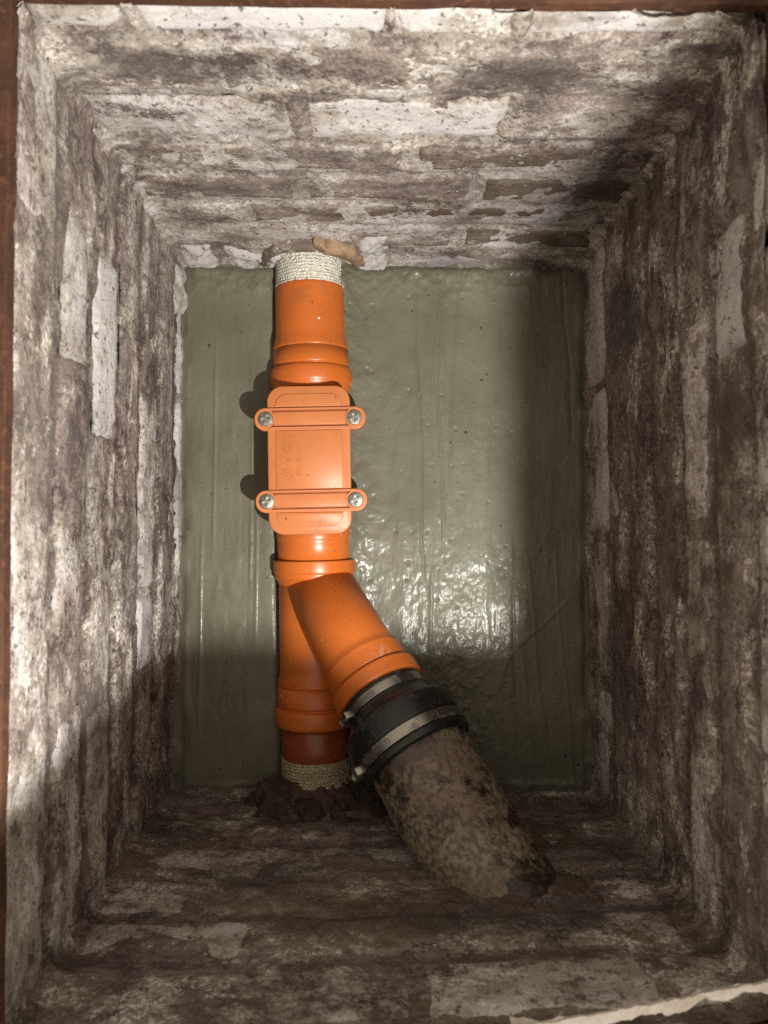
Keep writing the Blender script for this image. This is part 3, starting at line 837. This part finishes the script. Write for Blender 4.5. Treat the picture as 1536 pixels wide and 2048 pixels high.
obj('barrel', P.reshape(-1, 3), Fc, M_iron, t6)

def patch(name, w, u0, u1, z0, z1, height, seed, parent, mat, bias=0.0, foot=0.0):
    """rough mortar thrown on the wall: an uneven sheet that comes out of the wall face where it is thick"""
    nu = max(12, int((u1 - u0) / .003)); nz = max(10, int((z1 - z0) / .003))
    U, Z = np.meshgrid(np.linspace(u0, u1, nu), np.linspace(z0, z1, nz), indexing='ij')
    su = (U - u0) / (u1 - u0); sv = (Z - z0) / (z1 - z0)
    rim = np.minimum(np.minimum(su, 1 - su) * 3, (1 - sv) * 2.2); rim = np.clip(rim, 0, 1)
    n = -.012 + (height + .012) * sstep(.15, 1.1, rim + .75 * fbm(U * 28, Z * 28, seed, 4, .6) + bias)
    n += .0022 * fbm(U * 70, Z * 70, seed + 4, 4, .65) + foot * np.exp(-np.clip(Z, 0, 1) / .012)
    return obj(name, w.pt(U, Z, n), grid_faces(nu, nz), mat, parent)
# ------------------------------------------------------------------ broken clay collars left in the walls
def collar(cx, y_wall, sgn, r_in, r_out, a0, a1, depth, seed, mat, name, label, wild=1.0):
    root = empty(name, (cx, y_wall, 0), label, 'collar')
    na = 140
    ang = np.linspace(R(a0), R(a1), na)
    V = []; Fc = []
    # closed section: inner back, inner front, outer front, outer back
    sec_n = 12
    for i, a in enumerate(ang):
        dd = depth * (1 + .9 * wild * float(fbm(a * 2.6, 0.5, seed, 5, .65)))
        ro = r_out + .022 * wild * float(fbm(a * 2.4, 3.5, seed + 2, 5, .65)); ri = r_in + .004 * wild * float(fbm(a * 3, 7.5, seed + 4, 4, .6))
        tip = min(1, 5 * min(i, na - 1 - i) / na + .25)
        dd *= tip
        mid = (ro + ri) / 2; hw = (ro - ri) / 2
        sec = [(ri, -.05), (ri, dd * .7), (ri + hw * .25, dd * .95), (mid, dd * (1 + .12 * float(fbm(a * 8, 1., seed + 6, 3)))), (ro - hw * .3, dd * .93), (ro, dd * .65), (ro, -.05)]
        for q_, (r_, d_) in enumerate(sec):
            r_ += .005 * wild * float(fbm(a * 12, q_ * 1.7, seed + 8, 3, .6)); d_ += .006 * wild * float(fbm(a * 9, q_ * 1.3 + 4, seed + 9, 3, .6)) * (d_ > 0)
            V.append((cx + r_ * math.cos(a), y_wall + sgn * d_, r_ * math.sin(a)))
    m = 7
    for i in range(na - 1):
        for k in range(m):
            k2 = (k + 1) % m; Fc.append([i * m + k, (i + 1) * m + k, (i + 1) * m + k2, i * m + k2])
    Fc.append(list(range(m))); Fc.append([(na - 1) * m + k for k in range(m)][::-1])
    obj('collar_ring', V, Fc, mat, root); return root
col_far = collar(axx(.41) + .004, .409, -1, .064, .086, -14, 84, .011, 61, M_clay, 'clay_collar', 'broken tan clay collar round the white sanded pipe end at the far wall', .14)
col_near = empty('clay_collar', (axx(-.41), -.414, 0), 'dark wet ragged clay collar under the stained pipe end at the near wall', 'collar')
patch('collar_lump', wB, .115, .285, -.01, .105, .034, 221, col_near, M_clay2, .10, .006)
patch('collar_lump', wB, .225, .355, -.01, .085, .030, 231, col_near, M_clay2, .05, .004)
patch('collar_lump', wB, .155, .30, .04, .150, .016, 241, col_near, M_clay2, -.10)

# second piece of the far collar, grey with cement
na = 40; ang = np.linspace(R(80), R(186), na); V = []; Fc = []
for i, a in enumerate(ang):
    dd = .010 * (1 + .5 * float(fbm(a * 3, .2, 131, 4, .6))); ro = .079 + .003 * float(fbm(a * 3, 4., 133, 3)); ri = .066
    for r_, d_ in [(ri, -.05), (ri + .002, dd * .7), ((ri + ro) / 2, dd), (ro, dd * .6), (ro + .004, -.05)]:
        V.append((axx(.41) + .002 + r_ * math.cos(a), .409 - d_, r_ * math.sin(a)))
for i in range(na - 1):
    for k in range(5):
        k2 = (k + 1) % 5; Fc.append([i * 5 + k, (i + 1) * 5 + k, (i + 1) * 5 + k2, i * 5 + k2])
o = obj('cement_collar', V, Fc, M_joint, col_far); o.color = (.35, .55, .6, 1)

# pale fresh mortar dabbed along the foot of the far wall
def dab(name, path, parent, mat, seed, color=None, flat=1.0):
    """lumpy fillet along path: list of (x, y, z, radius)"""
    P = np.array(path, float); n = 40; seg = 14
    tt = np.linspace(0, len(P) - 1, n); i0 = np.clip(tt.astype(int), 0, len(P) - 2); fr_ = (tt - i0)[:, None]
    Q = P[i0] * (1 - fr_) + P[i0 + 1] * fr_
    V = []; Fc = []
    for i in range(n):
        tg = Q[min(i + 1, n - 1), :3] - Q[max(i - 1, 0), :3]; a, b, d = frame_of(tg)
        endf = min(1, .25 + 6 * min(i, n - 1 - i) / n)
        for k in range(seg):
            th = 2 * math.pi * k / seg
            r_ = Q[i, 3] * endf * (1 + .55 * float(fbm(i * .35 + math.cos(th), seed + math.sin(th), seed, 4, .6)))
            V.append(Vector(Q[i, :3]) + a * (r_ * math.cos(th)) + b * (r_ * math.sin(th) * flat))
    for i in range(n - 1):
        for k in range(seg):
            k2 = (k + 1) % seg; Fc.append([i * seg + k, i * seg + k2, (i + 1) * seg + k2, (i + 1) * seg + k])
    Fc.append(list(range(seg))[::-1]); Fc.append([(n - 1) * seg + k for k in range(seg)])
    o = obj(name, V, Fc, mat, parent)
    if color: o.color = color
    return o
patch('mortar_patch', wT, -.01, .075, -.01, .085, .011, 141, wall_far, M_joint, .05, .004).color = (.88, .02, .5, 1)
patch('mortar_patch', wT, .06, .215, -.01, .060, .010, 151, wall_far, M_joint, .02, .006).color = (.88, .02, .5, 1)
patch('mortar_patch', wT, .125, .225, .0, .115, .009, 161, wall_far, M_joint, .0).color = (.88, .02, .5, 1)
patch('mortar_patch', wT, .262, .335, -.01, .120, .012, 171, wall_far, M_joint, .10, .004).color = (.88, .02, .5, 1)
patch('mortar_patch', wT, .31, .52, -.01, .035, .006, 181, wall_far, M_joint, .1, .004).color = (.88, .02, .5, 1)
patch('mortar_patch', wL, -.01, .12, -.01, .050, .008, 191, wall_left, M_joint, .1, .004).color = (.88, .02, .5, 1)
patch('mortar_patch', wL, .05, .60, -.012, .012, .0035, 195, wall_left, M_joint, .45, .001).color = (.88, .02, .5, 1)
o = patch('mud_patch', wB, .33, .62, .10, .42, .004, 251, wall_near, M_joint, .05); o.color = (.08, 1.2, .3, 1)
# crumbs of mortar and grit lying on the wet floor
mb = MB()
for k in range(34):
    x, y = rng.uniform(-.29, .31), rng.uniform(-.40, .39)
    if abs(x - axx(y)) < .062 or (y < -.1 and -.06 < x < .16): continue
    i0 = np.abs(xs - x).argmin(); j0 = np.abs(ys - y).argmin(); z = Zf[i0, j0]; r = rng.uniform(.0010, .0026)
    pts = []
    for (ax_, ay_, az_) in ((1, 0, 0), (-1, 0, 0), (0, 1, 0), (0, -1, 0), (0, 0, 1), (0, 0, -1)):
        q = r * rng.uniform(.6, 1.4); pts.append((x + ax_ * q, y + ay_ * q, z + r * .4 + az_ * q * .8))
    mb.add(pts, [[0, 2, 4], [2, 1, 4], [1, 3, 4], [3, 0, 4], [2, 0, 5], [1, 2, 5], [3, 1, 5], [0, 3, 5]])
o = obj('crumbs', mb.v, mb.f, M_clay2, None, smooth=False); tag(o, 'dark crumbs of dirt scattered on the wet mortar floor', kind='stuff')

# ------------------------------------------------------------------ the lamp that lights the pit (above, out of the picture)
lp = empty('work_lamp', (.52, -.55, RIM + .012), 'small black work lamp on a bent arm beside the pit', 'lamp')
sz = LAMP.z - .150
xr = .2516; yb = -.2722
v, f = box((.225, LAMP.y + .035, LAMP.z + .030), .16, .16, .03); sharp(obj('lamp_head', v, f, M_black, lp, smooth=False))
v, f = box((xr + .002, LAMP.y + .024, (LAMP.z + sz) / 2 + .008), .004, .138, LAMP.z - sz + .016)
v = [Vector((p.x + (LAMP.x + .006 - xr) * (p.z - sz) / .15, p.y, p.z)) for p in v]; obj('added_beam_flap', v, f, M_black, lp, smooth=False)  # unseen flap added to cut the beam along the right of the floor
v, f = box((.205, yb - .002, (LAMP.z + sz) / 2 + .008), .135, .004, LAMP.z - sz + .016)
v = [Vector((p.x, p.y + (LAMP.y - .006 - yb) * (p.z - sz) / .15, p.z)) for p in v]; obj('added_beam_flap', v, f, M_black, lp, smooth=False)  # second added flap, shaped to end the lit floor before the near wall
mb = MB()
pts = [Vector((.29, -.33, LAMP.z + .035)), Vector((.46, -.45, LAMP.z + .02)), Vector((.52, -.55, LAMP.z - .12)), Vector((.52, -.55, RIM + .03))]
for p, q in zip(pts[:-1], pts[1:]):
    v, f = lathe(p, q - p, [(0, .009), ((q - p).length, .009)], seg=12); mb.add(v, f)
obj('arm', mb.v, mb.f, M_black, lp)
v, f = lathe((.52, -.55, RIM + .0125), (0, 0, 1), [(0, .07), (.018, .07), (.022, .062)], seg=32); sharp(obj('foot', v, f, M_black, lp))
